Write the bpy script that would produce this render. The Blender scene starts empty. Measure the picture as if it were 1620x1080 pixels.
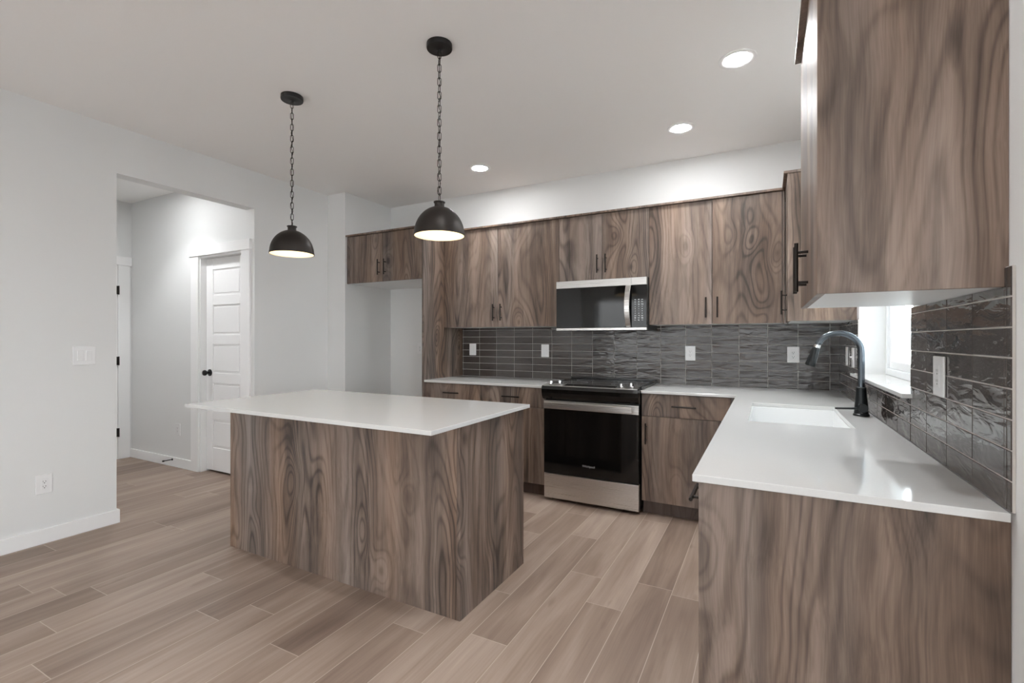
import bpy, bmesh, math, random
from mathutils import Vector, Matrix

random.seed(7)
scene = bpy.context.scene
C = scene.collection
PI = math.pi

# ------------------------------------------------------------------ camera
cam_data = bpy.data.cameras.new('camera')
cam = bpy.data.objects.new('camera', cam_data)
C.objects.link(cam)
cam_data.sensor_fit = 'HORIZONTAL'
cam_data.sensor_width = 36.0
cam_data.lens = 761.85 * 36.0 / 1620.0
cam_data.shift_x = 0.0006
cam_data.shift_y = -0.0018
cam_data.clip_start = 0.02
cam.location = (-0.470, -4.2011, 1.2861)
cam.rotation_euler = (PI / 2, 0, 0.4885)
scene.camera = cam

# ------------------------------------------------------------------ view, world
scene.view_settings.view_transform = 'Standard'
scene.view_settings.look = 'None'
scene.view_settings.exposure = 0.97
scene.view_settings.gamma = 1.0
scene.cycles.max_bounces = 14
scene.cycles.diffuse_bounces = 9
scene.view_settings.use_curve_mapping = False
world = bpy.data.worlds.new('daylight')
scene.world = world
world.use_nodes = True
WB = world.node_tree.nodes['Background']
SKY = 10.0                  # overcast sky: brightest in a band above the horizon
_wn, _wl = world.node_tree.nodes, world.node_tree.links
_tc = _wn.new('ShaderNodeTexCoord'); _sp = _wn.new('ShaderNodeSeparateXYZ'); _rp = _wn.new('ShaderNodeValToRGB')
_wl.new(_tc.outputs['Generated'], _sp.inputs[0])
_mr = _wn.new('ShaderNodeMapRange'); _mr.inputs['From Min'].default_value = -1.0
_wl.new(_sp.outputs[2], _mr.inputs['Value'])
_wl.new(_mr.outputs[0], _rp.inputs['Fac'])
_el = _rp.color_ramp.elements
_el[0].position = 0.49; _el[0].color = (0.35, 0.35, 0.34, 1)
_el[1].position = 0.505; _el[1].color = (0.90, 0.96, 1.0, 1)
_e = _el.new(0.72); _e.color = (0.82, 0.92, 1.0, 1)
_e = _el.new(1.0); _e.color = (0.30, 0.35, 0.42, 1)
_wl.new(_rp.outputs[0], WB.inputs['Color'])
WB.inputs['Strength'].default_value = SKY
LENS_STRENGTH = 130.0        # recessed LED discs
BULB_STRENGTH = 13.0        # pendant bulbs
HALL_WATTS = 24.0
CAN_WATTS = 50.0

# ------------------------------------------------------------------ materials
def new_mat(name):
    m = bpy.data.materials.new(name)
    m.use_nodes = True
    nt = m.node_tree
    return m, nt, nt.nodes['Principled BSDF']

def plain(name, col, rough=0.5, metal=0.0, bump=0.0, bscale=200.0, var=0.0):
    m, nt, b = new_mat(name)
    b.inputs['Base Color'].default_value = (*col, 1)
    b.inputs['Roughness'].default_value = rough
    b.inputs['Metallic'].default_value = metal
    N, L = nt.nodes, nt.links
    tc = N.new('ShaderNodeTexCoord')
    no = N.new('ShaderNodeTexNoise')
    no.inputs['Scale'].default_value = bscale
    no.inputs['Detail'].default_value = 3
    L.new(tc.outputs['Object'], no.inputs['Vector'])
    if bump > 0:
        bp = N.new('ShaderNodeBump')
        bp.inputs['Strength'].default_value = bump
        bp.inputs['Distance'].default_value = 0.002
        L.new(no.outputs['Fac'], bp.inputs['Height'])
        L.new(bp.outputs['Normal'], b.inputs['Normal'])
    if var > 0:
        mx = N.new('ShaderNodeMix')
        mx.data_type = 'RGBA'
        mx.inputs[6].default_value = (*[c * (1 - var) for c in col], 1)
        mx.inputs[7].default_value = (*[min(1, c * (1 + var)) for c in col], 1)
        L.new(no.outputs['Fac'], mx.inputs[0])
        L.new(mx.outputs[2], b.inputs['Base Color'])
    return m

def emit(name, col, strength):
    m, nt, b = new_mat(name)
    b.inputs['Base Color'].default_value = (*col, 1)
    b.inputs['Emission Color'].default_value = (*col, 1)
    b.inputs['Emission Strength'].default_value = strength
    return m

def mth(nt, op, a, b=None, c=None):
    n = nt.nodes.new('ShaderNodeMath')
    n.operation = op
    for i, v in enumerate((a, b, c)):
        if v is None:
            continue
        if isinstance(v, (int, float)):
            n.inputs[i].default_value = v
        else:
            nt.links.new(v, n.inputs[i])
    return n.outputs[0]

def noise(nt, vec, scale, detail=2.0, rough=0.5, dist=0.0):
    n = nt.nodes.new('ShaderNodeTexNoise')
    n.inputs['Scale'].default_value = scale
    n.inputs['Detail'].default_value = detail
    n.inputs['Roughness'].default_value = rough
    n.inputs['Distortion'].default_value = dist
    nt.links.new(vec, n.inputs['Vector'])
    return n.outputs['Fac']

def mapping(nt, vec, scale):
    n = nt.nodes.new('ShaderNodeVectorMath')
    n.operation = 'MULTIPLY'
    n.inputs[1].default_value = scale
    nt.links.new(vec, n.inputs[0])
    return n.outputs[0]

def ramp(nt, fac, stops):
    r = nt.nodes.new('ShaderNodeValToRGB')
    el = r.color_ramp.elements
    while len(el) < len(stops):
        el.new(0.5)
    for e, (p, c) in zip(el, stops):
        e.position = p
        e.color = (*c, 1) if len(c) == 3 else c
    nt.links.new(fac, r.inputs['Fac'])
    return r.outputs['Color']

def walnut(name, dark, mid, light, rough=0.42, gain=1.0):
    """Walnut-look laminate, grain upright: narrow boards, streaks, growth rings round knots."""
    m, nt, b = new_mat(name)
    N, L = nt.nodes, nt.links
    tc = N.new('ShaderNodeTexCoord')
    oi = N.new('ShaderNodeObjectInfo')
    off = N.new('ShaderNodeVectorMath')
    off.operation = 'SCALE'
    off.inputs[0].default_value = (37.0, 23.0, 17.0)
    L.new(oi.outputs['Random'], off.inputs['Scale'])
    ad = N.new('ShaderNodeVectorMath')
    ad.operation = 'ADD'
    L.new(tc.outputs['Object'], ad.inputs[0])
    L.new(off.outputs[0], ad.inputs[1])
    # gentle sideways waviness of the grain
    wob = N.new('ShaderNodeTexNoise')
    wob.inputs['Scale'].default_value = 2.2; wob.inputs['Detail'].default_value = 2.0
    L.new(mapping(nt, ad.outputs[0], (1, 1, 0.6)), wob.inputs['Vector'])
    cen = N.new('ShaderNodeVectorMath'); cen.operation = 'MULTIPLY_ADD'
    cen.inputs[1].default_value = (0.10, 0.10, 0.0); cen.inputs[2].default_value = (-0.05, -0.05, 0.0)
    L.new(wob.outputs['Color'], cen.inputs[0])
    ad2 = N.new('ShaderNodeVectorMath'); ad2.operation = 'ADD'
    L.new(ad.outputs[0], ad2.inputs[0]); L.new(cen.outputs[0], ad2.inputs[1])
    P0, P = ad.outputs[0], ad2.outputs[0]
    field = noise(nt, mapping(nt, P, (1, 1, 0.15)), 3.6, 1.1, 0.4, 0.1)
    vo = N.new('ShaderNodeTexVoronoi')
    vo.inputs['Scale'].default_value = 4.2
    L.new(mapping(nt, P, (1, 1, 0.50)), vo.inputs['Vector'])
    d = vo.outputs['Distance']
    d2 = mth(nt, 'MULTIPLY', d, d)
    knot = mth(nt, 'POWER', 2.718, mth(nt, 'MULTIPLY', d2, -20.0))
    field = mth(nt, 'MULTIPLY_ADD', knot, 0.15, field)
    rings = mth(nt, 'MULTIPLY_ADD', mth(nt, 'SINE', mth(nt, 'MULTIPLY', field, 150.0)), 0.5, 0.5)
    rings = mth(nt, 'POWER', rings, 3.5)
    ringmask = noise(nt, mapping(nt, P0, (1, 1, 0.25)), 3.0, 1.0)
    rm = N.new('ShaderNodeMapRange'); rm.inputs['From Min'].default_value = 0.42; rm.inputs['From Max'].default_value = 0.62
    L.new(ringmask, rm.inputs['Value'])
    rings = mth(nt, 'MULTIPLY', rings, mth(nt, 'MULTIPLY_ADD', rm.outputs[0], 0.65, 0.35))
    rings2 = mth(nt, 'MULTIPLY_ADD', mth(nt, 'SINE', mth(nt, 'MULTIPLY', field, 38.0)), 0.5, 0.5)
    board = noise(nt, mapping(nt, P0, (1, 1, 0.03)), 9.0, 3.0, 0.6)
    streak = noise(nt, mapping(nt, P, (1, 1, 0.05)), 38.0, 3.0, 0.6)
    fine = noise(nt, mapping(nt, P, (1, 1, 0.02)), 260.0, 2.0, 0.6)
    patch = noise(nt, mapping(nt, P, (1, 1, 0.40)), 5.0, 4.0, 0.6, 1.2)
    dk = noise(nt, mapping(nt, P, (1, 1, 0.10)), 14.0, 3.0, 0.6, 0.6)
    dkm = N.new('ShaderNodeMapRange'); dkm.inputs['From Min'].default_value = 0.56; dkm.inputs['From Max'].default_value = 0.74
    L.new(dk, dkm.inputs['Value'])
    t = mth(nt, 'MULTIPLY', board, 1.05)
    t = mth(nt, 'MULTIPLY_ADD', streak, 0.42, t)
    t = mth(nt, 'MULTIPLY_ADD', rings, -0.28, t)
    t = mth(nt, 'MULTIPLY_ADD', rings2, 0.15, t)
    t = mth(nt, 'MULTIPLY_ADD', fine, 0.34, t)
    t = mth(nt, 'MULTIPLY_ADD', patch, 0.22, t)
    t = mth(nt, 'MULTIPLY_ADD', dkm.outputs[0], -0.20, t)
    core = mth(nt, 'POWER', 2.718, mth(nt, 'MULTIPLY', d2, -260.0))
    t = mth(nt, 'MULTIPLY_ADD', core, -0.45, t)
    t = mth(nt, 'SUBTRACT', t, 0.535)
    col = ramp(nt, t, [(0.12, dark), (0.46, mid), (0.80, light)])
    hue = noise(nt, mapping(nt, P0, (1, 1, 0.06)), 4.0, 2.0)
    grey = N.new('ShaderNodeHueSaturation')
    L.new(col, grey.inputs['Color'])
    L.new(mth(nt, 'MULTIPLY_ADD', hue, 1.7, 0.20), grey.inputs['Saturation'])
    L.new(grey.outputs['Color'], b.inputs['Base Color'])
    b.inputs['Roughness'].default_value = rough
    bp = N.new('ShaderNodeBump')
    bp.inputs['Strength'].default_value = 0.10
    bp.inputs['Distance'].default_value = 0.001
    L.new(fine, bp.inputs['Height'])
    L.new(bp.outputs['Normal'], b.inputs['Normal'])
    return m

def floor_mat():
    m, nt, b = new_mat('oak_planks')
    N, L = nt.nodes, nt.links
    at = N.new('ShaderNodeAttribute'); at.attribute_name = 'tone'
    ar = N.new('ShaderNodeAttribute'); ar.attribute_name = 'shift'
    ge = N.new('ShaderNodeTexCoord')
    off = N.new('ShaderNodeVectorMath'); off.operation = 'SCALE'
    off.inputs[0].default_value = (31.0, 47.0, 13.0)
    L.new(ar.outputs['Fac'], off.inputs['Scale'])
    ad = N.new('ShaderNodeVectorMath'); ad.operation = 'ADD'
    L.new(ge.outputs['Object'], ad.inputs[0]); L.new(off.outputs[0], ad.inputs[1])
    P = ad.outputs[0]
    broad = noise(nt, mapping(nt, P, (1, 0.10, 1)), 9.0, 3.0, 0.55, 0.5)
    fine = noise(nt, mapping(nt, P, (1, 0.022, 1)), 130.0, 2.0, 0.6)
    cath = mth(nt, 'MULTIPLY_ADD', mth(nt, 'SINE', mth(nt, 'MULTIPLY', noise(nt, mapping(nt, P, (1, 0.07, 1)), 5.0, 2.0), 60.0)), 0.5, 0.5)
    kn = noise(nt, mapping(nt, P, (1, 0.28, 1)), 11.0, 2.0, 0.5)
    kn = mth(nt, 'MAXIMUM', mth(nt, 'SUBTRACT', kn, 0.68), 0.0)
    t = mth(nt, 'MULTIPLY_ADD', broad, 0.80, mth(nt, 'MULTIPLY', at.outputs['Fac'], 0.55))
    t = mth(nt, 'MULTIPLY_ADD', fine, 0.26, t)
    t = mth(nt, 'MULTIPLY_ADD', cath, -0.05, t)
    t = mth(nt, 'MULTIPLY_ADD', kn, -2.2, t)
    t = mth(nt, 'SUBTRACT', t, 0.29)
    col = ramp(nt, t, [(0.12, FLOOR_DARK), (0.5, FLOOR_MID), (0.85, FLOOR_LIGHT)])
    uv = N.new('ShaderNodeUVMap'); uv.uv_map = 'edge'
    sp = N.new('ShaderNodeSeparateXYZ'); L.new(uv.outputs[0], sp.inputs[0])
    at2 = N.new('ShaderNodeAttribute'); at2.attribute_name = 'length'
    du = mth(nt, 'MINIMUM', sp.outputs[0], mth(nt, 'SUBTRACT', 0.179, sp.outputs[0]))
    dv = mth(nt, 'MINIMUM', sp.outputs[1], mth(nt, 'SUBTRACT', at2.outputs['Fac'], sp.outputs[1]))
    dd = mth(nt, 'MINIMUM', du, dv)
    seam = N.new('ShaderNodeMapRange')
    seam.inputs['From Min'].default_value = 0.0006; seam.inputs['From Max'].default_value = 0.0022
    L.new(dd, seam.inputs['Value'])
    mx = N.new('ShaderNodeMix'); mx.data_type = 'RGBA'
    L.new(seam.outputs[0], mx.inputs[0])
    mx.inputs[6].default_value = (*SEAM, 1)
    L.new(col, mx.inputs[7])
    L.new(mx.outputs[2], b.inputs['Base Color'])
    L.new(mth(nt, 'MULTIPLY_ADD', fine, 0.2, 0.36), b.inputs['Roughness'])
    bp = N.new('ShaderNodeBump'); bp.inputs['Strength'].default_value = 0.12; bp.inputs['Distance'].default_value = 0.001
    L.new(mth(nt, 'MULTIPLY_ADD', fine, 0.3, seam.outputs[0]), bp.inputs['Height'])
    L.new(bp.outputs['Normal'], b.inputs['Normal'])
    return m

def tile_mat():
    m, nt, b = new_mat('glazed_tile')
    N, L = nt.nodes, nt.links
    tc = N.new('ShaderNodeTexCoord')
    at = N.new('ShaderNodeAttribute'); at.attribute_name = 'tone'
    P = tc.outputs['Object']
    sh = N.new('ShaderNodeVectorMath'); sh.operation = 'SCALE'
    sh.inputs[0].default_value = (9.0, 9.0, 9.0)
    L.new(at.outputs['Fac'], sh.inputs['Scale'])
    ad = N.new('ShaderNodeVectorMath'); ad.operation = 'ADD'
    L.new(P, ad.inputs[0]); L.new(sh.outputs[0], ad.inputs[1])
    wav = noise(nt, mapping(nt, ad.outputs[0], (0.55, 0.55, 2.0)), 13.0, 2.5, 0.5, 0.6)
    col = ramp(nt, mth(nt, 'MULTIPLY_ADD', wav, 0.5, mth(nt, 'MULTIPLY', at.outputs['Fac'], 0.5)),
               [(0.1, (0.032, 0.025, 0.022)), (0.5, (0.056, 0.046, 0.041)), (0.9, (0.088, 0.077, 0.070))])
    L.new(col, b.inputs['Base Color'])
    b.inputs['Roughness'].default_value = 0.06
    b.inputs['IOR'].default_value = 1.6
    bp = N.new('ShaderNodeBump'); bp.inputs['Strength'].default_value = 0.75; bp.inputs['Distance'].default_value = 0.007
    L.new(wav, bp.inputs['Height'])
    L.new(bp.outputs['Normal'], b.inputs['Normal'])
    return m

def brushed(name, col, rough=0.28):
    m, nt, b = new_mat(name)
    N, L = nt.nodes, nt.links
    tc = N.new('ShaderNodeTexCoord')
    n = noise(nt, mapping(nt, tc.outputs['Object'], (0.004, 1, 1)), 500.0, 1.0)
    b.inputs['Base Color'].default_value = (*col, 1)
    b.inputs['Metallic'].default_value = 1.0
    L.new(mth(nt, 'MULTIPLY_ADD', n, 0.05, rough - 0.025), b.inputs['Roughness'])
    return m

def pane_mat():
    m, nt, b = new_mat('window_glass')
    N, L = nt.nodes, nt.links
    tr = N.new('ShaderNodeBsdfTransparent'); tr.inputs[0].default_value = (0.96, 0.98, 0.97, 1)
    gl = N.new('ShaderNodeBsdfGlossy'); gl.inputs['Roughness'].default_value = 0.01
    mx = N.new('ShaderNodeMixShader'); mx.inputs[0].default_value = 0.07
    L.new(tr.outputs[0], mx.inputs[1]); L.new(gl.outputs[0], mx.inputs[2])
    L.new(mx.outputs[0], N['Material Output'].inputs['Surface'])
    return m

FLOOR_DARK, FLOOR_MID, FLOOR_LIGHT = (0.14, 0.094, 0.071), (0.285, 0.209, 0.164), (0.44, 0.348, 0.288)
SEAM = (0.50, 0.41, 0.345)
M = {}
M['wall'] = plain('painted_wall', (0.74, 0.745, 0.74), 0.75, bump=0.12, bscale=140)
M['ceiling'] = plain('painted_ceiling', (0.89, 0.885, 0.875), 0.85, bump=0.10, bscale=120)
M['trim'] = plain('white_trim_paint', (0.86, 0.86, 0.86), 0.35)
M['wood'] = walnut('walnut_laminate', (0.049, 0.036, 0.029), (0.150, 0.108, 0.085), (0.290, 0.221, 0.180))
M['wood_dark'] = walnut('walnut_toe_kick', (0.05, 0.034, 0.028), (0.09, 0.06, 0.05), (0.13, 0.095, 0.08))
M['melamine'] = plain('white_melamine', (0.80, 0.81, 0.81), 0.4)
M['quartz'] = plain('white_quartz', (0.63, 0.63, 0.62), 0.08, bscale=260, var=0.03)
M['black'] = plain('black_metal', (0.012, 0.011, 0.011), 0.38, 0.3)
M['bronze'] = plain('dark_bronze_metal', (0.030, 0.025, 0.022), 0.36, 0.75)
M['oven_glass'] = plain('black_oven_glass', (0.004, 0.004, 0.004), 0.06)
M['hob_glass'] = plain('ceramic_hob_glass', (0.018, 0.017, 0.017), 0.13)
M['steel'] = brushed('brushed_stainless', (0.66, 0.65, 0.635))
M['steel_side'] = plain('black_appliance_side', (0.012, 0.012, 0.013), 0.35)
M['chrome'] = plain('polished_knob_metal', (0.75, 0.75, 0.75), 0.15, 1.0)
M['tile'] = tile_mat()
M['grout'] = plain('light_grout', (0.58, 0.55, 0.52), 0.9, bump=0.2, bscale=300)
M['vinyl'] = plain('white_vinyl', (0.83, 0.85, 0.86), 0.3)
M['pane'] = pane_mat()
M['sink'] = plain('white_composite', (0.80, 0.81, 0.81), 0.2)
M['plate'] = plain('white_plastic', (0.82, 0.82, 0.82), 0.22)
M['slot'] = plain('dark_slot', (0.05, 0.05, 0.05), 0.6)
M['faucet'] = plain('slate_faucet_metal', (0.10, 0.115, 0.13), 0.22, 0.9)
M['faucet_dark'] = plain('matte_black_faucet', (0.012, 0.014, 0.015), 0.35, 0.4)
M['shade'] = plain('pendant_black_metal', (0.026, 0.021, 0.018), 0.45, 0.55)
M['enamel'] = plain('white_enamel_lining', (0.80, 0.74, 0.62), 0.35)
M['lens'] = emit('led_lens', (0.98, 0.99, 1.0), LENS_STRENGTH)
M['bulb'] = emit('warm_bulb', (1.0, 0.80, 0.52), BULB_STRENGTH)
M['print'] = plain('grey_print', (0.42, 0.43, 0.44), 0.5)
M['logo_print'] = plain('silver_print', (0.45, 0.45, 0.46), 0.4)
M['ground'] = plain('outdoor_gravel', (0.48, 0.47, 0.45), 0.95, bump=0.3, bscale=30, var=0.2)
M['siding'] = plain('pale_blue_siding', (0.42, 0.46, 0.52), 0.7, bscale=20, var=0.03)
M['light_screen'] = plain('light_screen_paint', (0.44, 0.41, 0.385), 0.8, bscale=15, var=0.05)  # for the unseen screen added outside the patio opening
M['floor'] = floor_mat()

# ------------------------------------------------------------------ builders
def box(bm, x0, x1, y0, y1, z0, z1, skip=()):
    x0, x1 = min(x0, x1), max(x0, x1); y0, y1 = min(y0, y1), max(y0, y1); z0, z1 = min(z0, z1), max(z0, z1)
    v = [bm.verts.new((x, y, z)) for z in (z0, z1) for y in (y0, y1) for x in (x0, x1)]
    F = {'-z': (0, 2, 3, 1), '+z': (4, 5, 7, 6), '-y': (0, 1, 5, 4), '+y': (2, 6, 7, 3), '-x': (0, 4, 6, 2), '+x': (1, 3, 7, 5)}
    for k, f in F.items():
        if k not in skip:
            bm.faces.new([v[i] for i in f])
    return v

def boxes(*bs):
    bm = bmesh.new()
    for b in bs:
        box(bm, *b)
    return bm

def lathe(bm, prof, c=(0, 0, 0), axis='z', seg=40, caps=True):
    rings = []
    for r, h in prof:
        ring = []
        for i in range(seg):
            a = 2 * PI * i / seg
            p = (r * math.cos(a), r * math.sin(a), h)
            if axis == 'y':
                p = (p[0], p[2], -p[1])
            elif axis == 'x':
                p = (p[2], p[0], p[1])
            ring.append(bm.verts.new((p[0] + c[0], p[1] + c[1], p[2] + c[2])))
        rings.append(ring)
    for a, b in zip(rings, rings[1:]):
        for i in range(seg):
            j = (i + 1) % seg
            bm.faces.new((a[i], a[j], b[j], b[i]))
    if caps:
        bm.faces.new(rings[0][::-1]); bm.faces.new(rings[-1])
    return bm

def tube(bm, pts, rad, seg=12, closed=False, caps=True):
    pts = [Vector(p) for p in pts]
    n = len(pts)
    rads = rad if isinstance(rad, (list, tuple)) else [rad] * n
    rings = []
    nrm = None
    for i, p in enumerate(pts):
        a = pts[i - 1] if (i > 0 or closed) else p
        b = pts[(i + 1) % n] if (i < n - 1 or closed) else p
        t = (b - a).normalized()
        if nrm is None:
            up = Vector((0, 0, 1)) if abs(t.z) < 0.9 else Vector((1, 0, 0))
            nrm = t.cross(up).normalized()
        nrm = (nrm - t * nrm.dot(t)).normalized()
        bi = t.cross(nrm)
        rings.append([bm.verts.new(p + (nrm * math.cos(2 * PI * k / seg) + bi * math.sin(2 * PI * k / seg)) * rads[i]) for k in range(seg)])
    pairs = list(zip(rings, rings[1:])) + ([(rings[-1], rings[0])] if closed else [])
    for a, b in pairs:
        for k in range(seg):
            l = (k + 1) % seg
            bm.faces.new((a[k], a[l], b[l], b[k]))
    if caps and not closed:
        bm.faces.new(rings[0][::-1]); bm.faces.new(rings[-1])
    return bm

def cells(bm, xb, yb, inside, z0, z1):
    """A slab made of the grid cells for which inside(i, j) holds; walls only on its outline."""
    vt = {}
    def V(i, j, z):
        if (i, j, z) not in vt:
            vt[(i, j, z)] = bm.verts.new((xb[i], yb[j], z))
        return vt[(i, j, z)]
    nx, ny = len(xb) - 1, len(yb) - 1
    on = lambda i, j: 0 <= i < nx and 0 <= j < ny and inside(i, j)
    for i in range(nx):
        for j in range(ny):
            if not on(i, j):
                continue
            bm.faces.new([V(i, j, z1), V(i + 1, j, z1), V(i + 1, j + 1, z1), V(i, j + 1, z1)])
            bm.faces.new([V(i, j, z0), V(i, j + 1, z0), V(i + 1, j + 1, z0), V(i + 1, j, z0)])
            for di, dj, a, b in ((-1, 0, (i, j + 1), (i, j)), (1, 0, (i + 1, j), (i + 1, j + 1)), (0, -1, (i, j), (i + 1, j)), (0, 1, (i + 1, j + 1), (i, j + 1))):
                if not on(i + di, j + dj):
                    bm.faces.new([V(*a, z0), V(*b, z0), V(*b, z1), V(*a, z1)])
    return bm

def thing(name, loc, label, cat, group=None, kind=None):
    o = bpy.data.objects.new(name, None)
    o.empty_display_size = 0.1
    C.objects.link(o)
    o.location = loc
    if kind:
        o['kind'] = kind
    if label:
        o['label'] = label
    if cat:
        o['category'] = cat
    if group:
        o['group'] = group
    return o

def origin(o):
    v = Vector((0, 0, 0))
    while o:
        v += o.location
        o = o.parent
    return v

def part(name, bm, mat, parent=None, bevel=0.0, smooth=False, label=None, loc=None, seg=2):
    """One mesh object from a bmesh in world coordinates."""
    off = Vector(loc) if loc is not None else (origin(parent) if parent else Vector((0, 0, 0)))
    bmesh.ops.translate(bm, verts=bm.verts, vec=-off)
    bmesh.ops.recalc_face_normals(bm, faces=bm.faces)
    me = bpy.data.meshes.new(name)
    bm.to_mesh(me)
    bm.free()
    mats = mat if isinstance(mat, (list, tuple)) else [mat]
    for mm in mats:
        me.materials.append(mm)
    if smooth:
        for p in me.polygons:
            p.use_smooth = True
    o = bpy.data.objects.new(name, me)
    C.objects.link(o)
    if parent:
        o.parent = parent
        o.location = off - origin(parent)
    else:
        o.location = off
    if bevel:
        md = o.modifiers.new('bevel', 'BEVEL')
        md.width = bevel; md.segments = seg; md.limit_method = 'ANGLE'; md.angle_limit = math.radians(40)
    if smooth:
        md = o.modifiers.new('split', 'EDGE_SPLIT')
        md.split_angle = math.radians(38)
    if label:
        o['label'] = label
    return o

def tag(o, label, cat, group=None):
    o['label'] = label; o['category'] = cat
    if group:
        o['group'] = group
    return o

def struct(name, bm, mat, parent=None, bevel=0.0, **k):
    o = part(name, bm, mat, parent, bevel, **k)
    if not parent:
        o['kind'] = 'structure'
    return o

def dup(root, loc, label=None):
    r = root.copy(); C.objects.link(r); r.location = loc
    if label:
        r['label'] = label
    for ch in list(root.children):
        c = ch.copy(); C.objects.link(c); c.parent = r
        for g in list(ch.children):
            d = g.copy(); C.objects.link(d); d.parent = c
    return r

# ------------------------------------------------------------------ room dimensions
H = 2.785
XL = -4.508          # left wall
XA = -4.26           # side wall of the refrigerator niche
YJ = -0.672          # where the left wall steps in
TW = 0.12
YO0, YO1, ZO = -2.515, -1.485, 2.456   # wide opening to the hall
XH = -6.652
YR = -8.0            # rear wall, behind the camera
WY0, WY1, WZ0, WZ1 = -1.96, -0.792, 1.078, 2.15   # window over the sink

# floor: one mesh, one face per plank
def build_floor():
    bm = bmesh.new()
    tone = bm.faces.layers.float.new('tone')
    shf = bm.faces.layers.float.new('shift')
    ln = bm.faces.layers.float.new('length')
    uvl = bm.loops.layers.uv.new('edge')
    W = 0.179
    x_ref = -0.898
    rnd = random.Random(21)
    joints = {-10: -2.732, -8: -2.88, -4: -2.423, -5: -2.055, -2: -1.94, -6: -1.3, -3: -2.9}   # column -> a joint seen in the photo
    tones = {(-8, 0): 0.16, (-7, 0): 0.86, (-6, 0): 0.62, (-5, 0): 0.52, (-5, -1): 0.62, (-4, -1): 0.84, (-10, -1): 0.62, (-10, 0): 0.40, (-9, 0): 0.62,
             (-8, -1): 0.72, (-9, -1): 0.70, (-1, 0): 0.30, (-2, -1): 0.46, (-2, 0): 0.72}
    k0 = int(math.floor((-6.9 - x_ref) / W)); k1 = int(math.ceil((3.4 - x_ref) / W))
    for k in range(k0, k1):
        xa, xb = x_ref + k * W, x_ref + (k + 1) * W
        j = joints.get(k, -rnd.uniform(0, 1.22))
        Lp = 1.22
        n0 = int(math.floor((-8.3 - j) / Lp)); n1 = int(math.ceil((0.2 - j) / Lp))
        for n in range(n0, n1):
            ya, yb = j + n * Lp, j + (n + 1) * Lp
            v = [bm.verts.new(p) for p in ((xa, ya, 0), (xb, ya, 0), (xb, yb, 0), (xa, yb, 0))]
            f = bm.faces.new(v)
            f[tone] = tones.get((k, n), rnd.uniform(0.32, 0.82))
            f[shf] = rnd.random()
            f[ln] = Lp
            for lp, uv in zip(f.loops, ((0, 0), (W, 0), (W, Lp), (0, Lp))):
                lp[uvl].uv = uv
    return bm
struct('floor', build_floor(), M['floor'])
struct('ceiling', boxes((-6.9, 3.4, YR - 0.2, 0.2, H, H + 0.12)), M['ceiling'])

bm = bmesh.new()
box(bm, XL - TW, XL, YR, YO0, 0, H)
box(bm, XL - TW, XL, YO0, YO1, ZO, H)
box(bm, XL - TW, XL, YO1, YJ, 0, H)
struct('wall_left', bm, M['wall'])
struct('wall_niche', boxes((XL - TW, XA, YJ, 0.0, 0, H)), M['wall'])
struct('wall_back', boxes((XL - TW, 0.22, 0.0, 0.14, 0, H)), M['wall'])
bm = bmesh.new()
RW = 0.21
YE = -2.845          # the right wall ends here; the living area widens beyond
XF = 2.0             # far wall of the living area, outside the view
RY0, RY1, RZ0, RZ1 = -6.3, -4.7, 0.60, 2.25
box(bm, 0, RW, YE, WY0, 0, H)
box(bm, 0, RW, WY0, WY1, 0, WZ0); box(bm, 0, RW, WY0, WY1, WZ1, H)
box(bm, 0, RW, WY1, 0.0, 0, H)
struct('wall_right', bm, M['wall'])
bm = bmesh.new()
box(bm, XF, XF + 0.15, YR, RY0, 0, H); box(bm, XF, XF + 0.15, RY1, YE, 0, H)
box(bm, XF, XF + 0.15, RY0, RY1, 0, RZ0); box(bm, XF, XF + 0.15, RY0, RY1, RZ1, H)
struct('wall_living', bm, M['wall'])
struct('wall_living_back', boxes((RW, XF + 0.15, YE, YE + 0.14, 0, H)), M['wall'])
bm = bmesh.new()   # rear wall with a wide patio opening, behind the camera
GX0, GX1, GZ1 = -4.2, 0.9, 2.30
box(bm, XL - TW, GX0, YR - 0.15, YR, 0, H); box(bm, GX1, XF + 0.15, YR - 0.15, YR, 0, H); box(bm, GX0, GX1, YR - 0.15, YR, GZ1, H)
struct('wall_rear', bm, M['wall'])

struct('ground_outside', boxes((-16, 16, -18, 10, -0.35, -0.25)), M['ground'])

bm = bmesh.new()      # clapboard side of the house next door
for i in range(31):
    z = -0.3 + i * 0.16
    v = [bm.verts.new(p) for p in ((3.4, -2.6, z), (3.4, 2.5, z), (3.385, 2.5, z), (3.385, -2.6, z), (3.4, -2.6, z + 0.16), (3.4, 2.5, z + 0.16), (3.3995, 2.5, z + 0.16), (3.3995, -2.6, z + 0.16))]
    for f in ((0, 1, 2, 3), (4, 7, 6, 5), (3, 2, 6, 7), (0, 4, 5, 1), (0, 3, 7, 4), (1, 5, 6, 2)):
        bm.faces.new([v[i_] for i_ in f])
struct('wall_neighbour', bm, M['siding'])

struct('wall_light_screen', boxes((-9, 6, -11.0, -10.8, -0.3, 4.6)), M['light_screen'])  # unseen screen, added to soften the light and reflections from the patio opening

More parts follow.
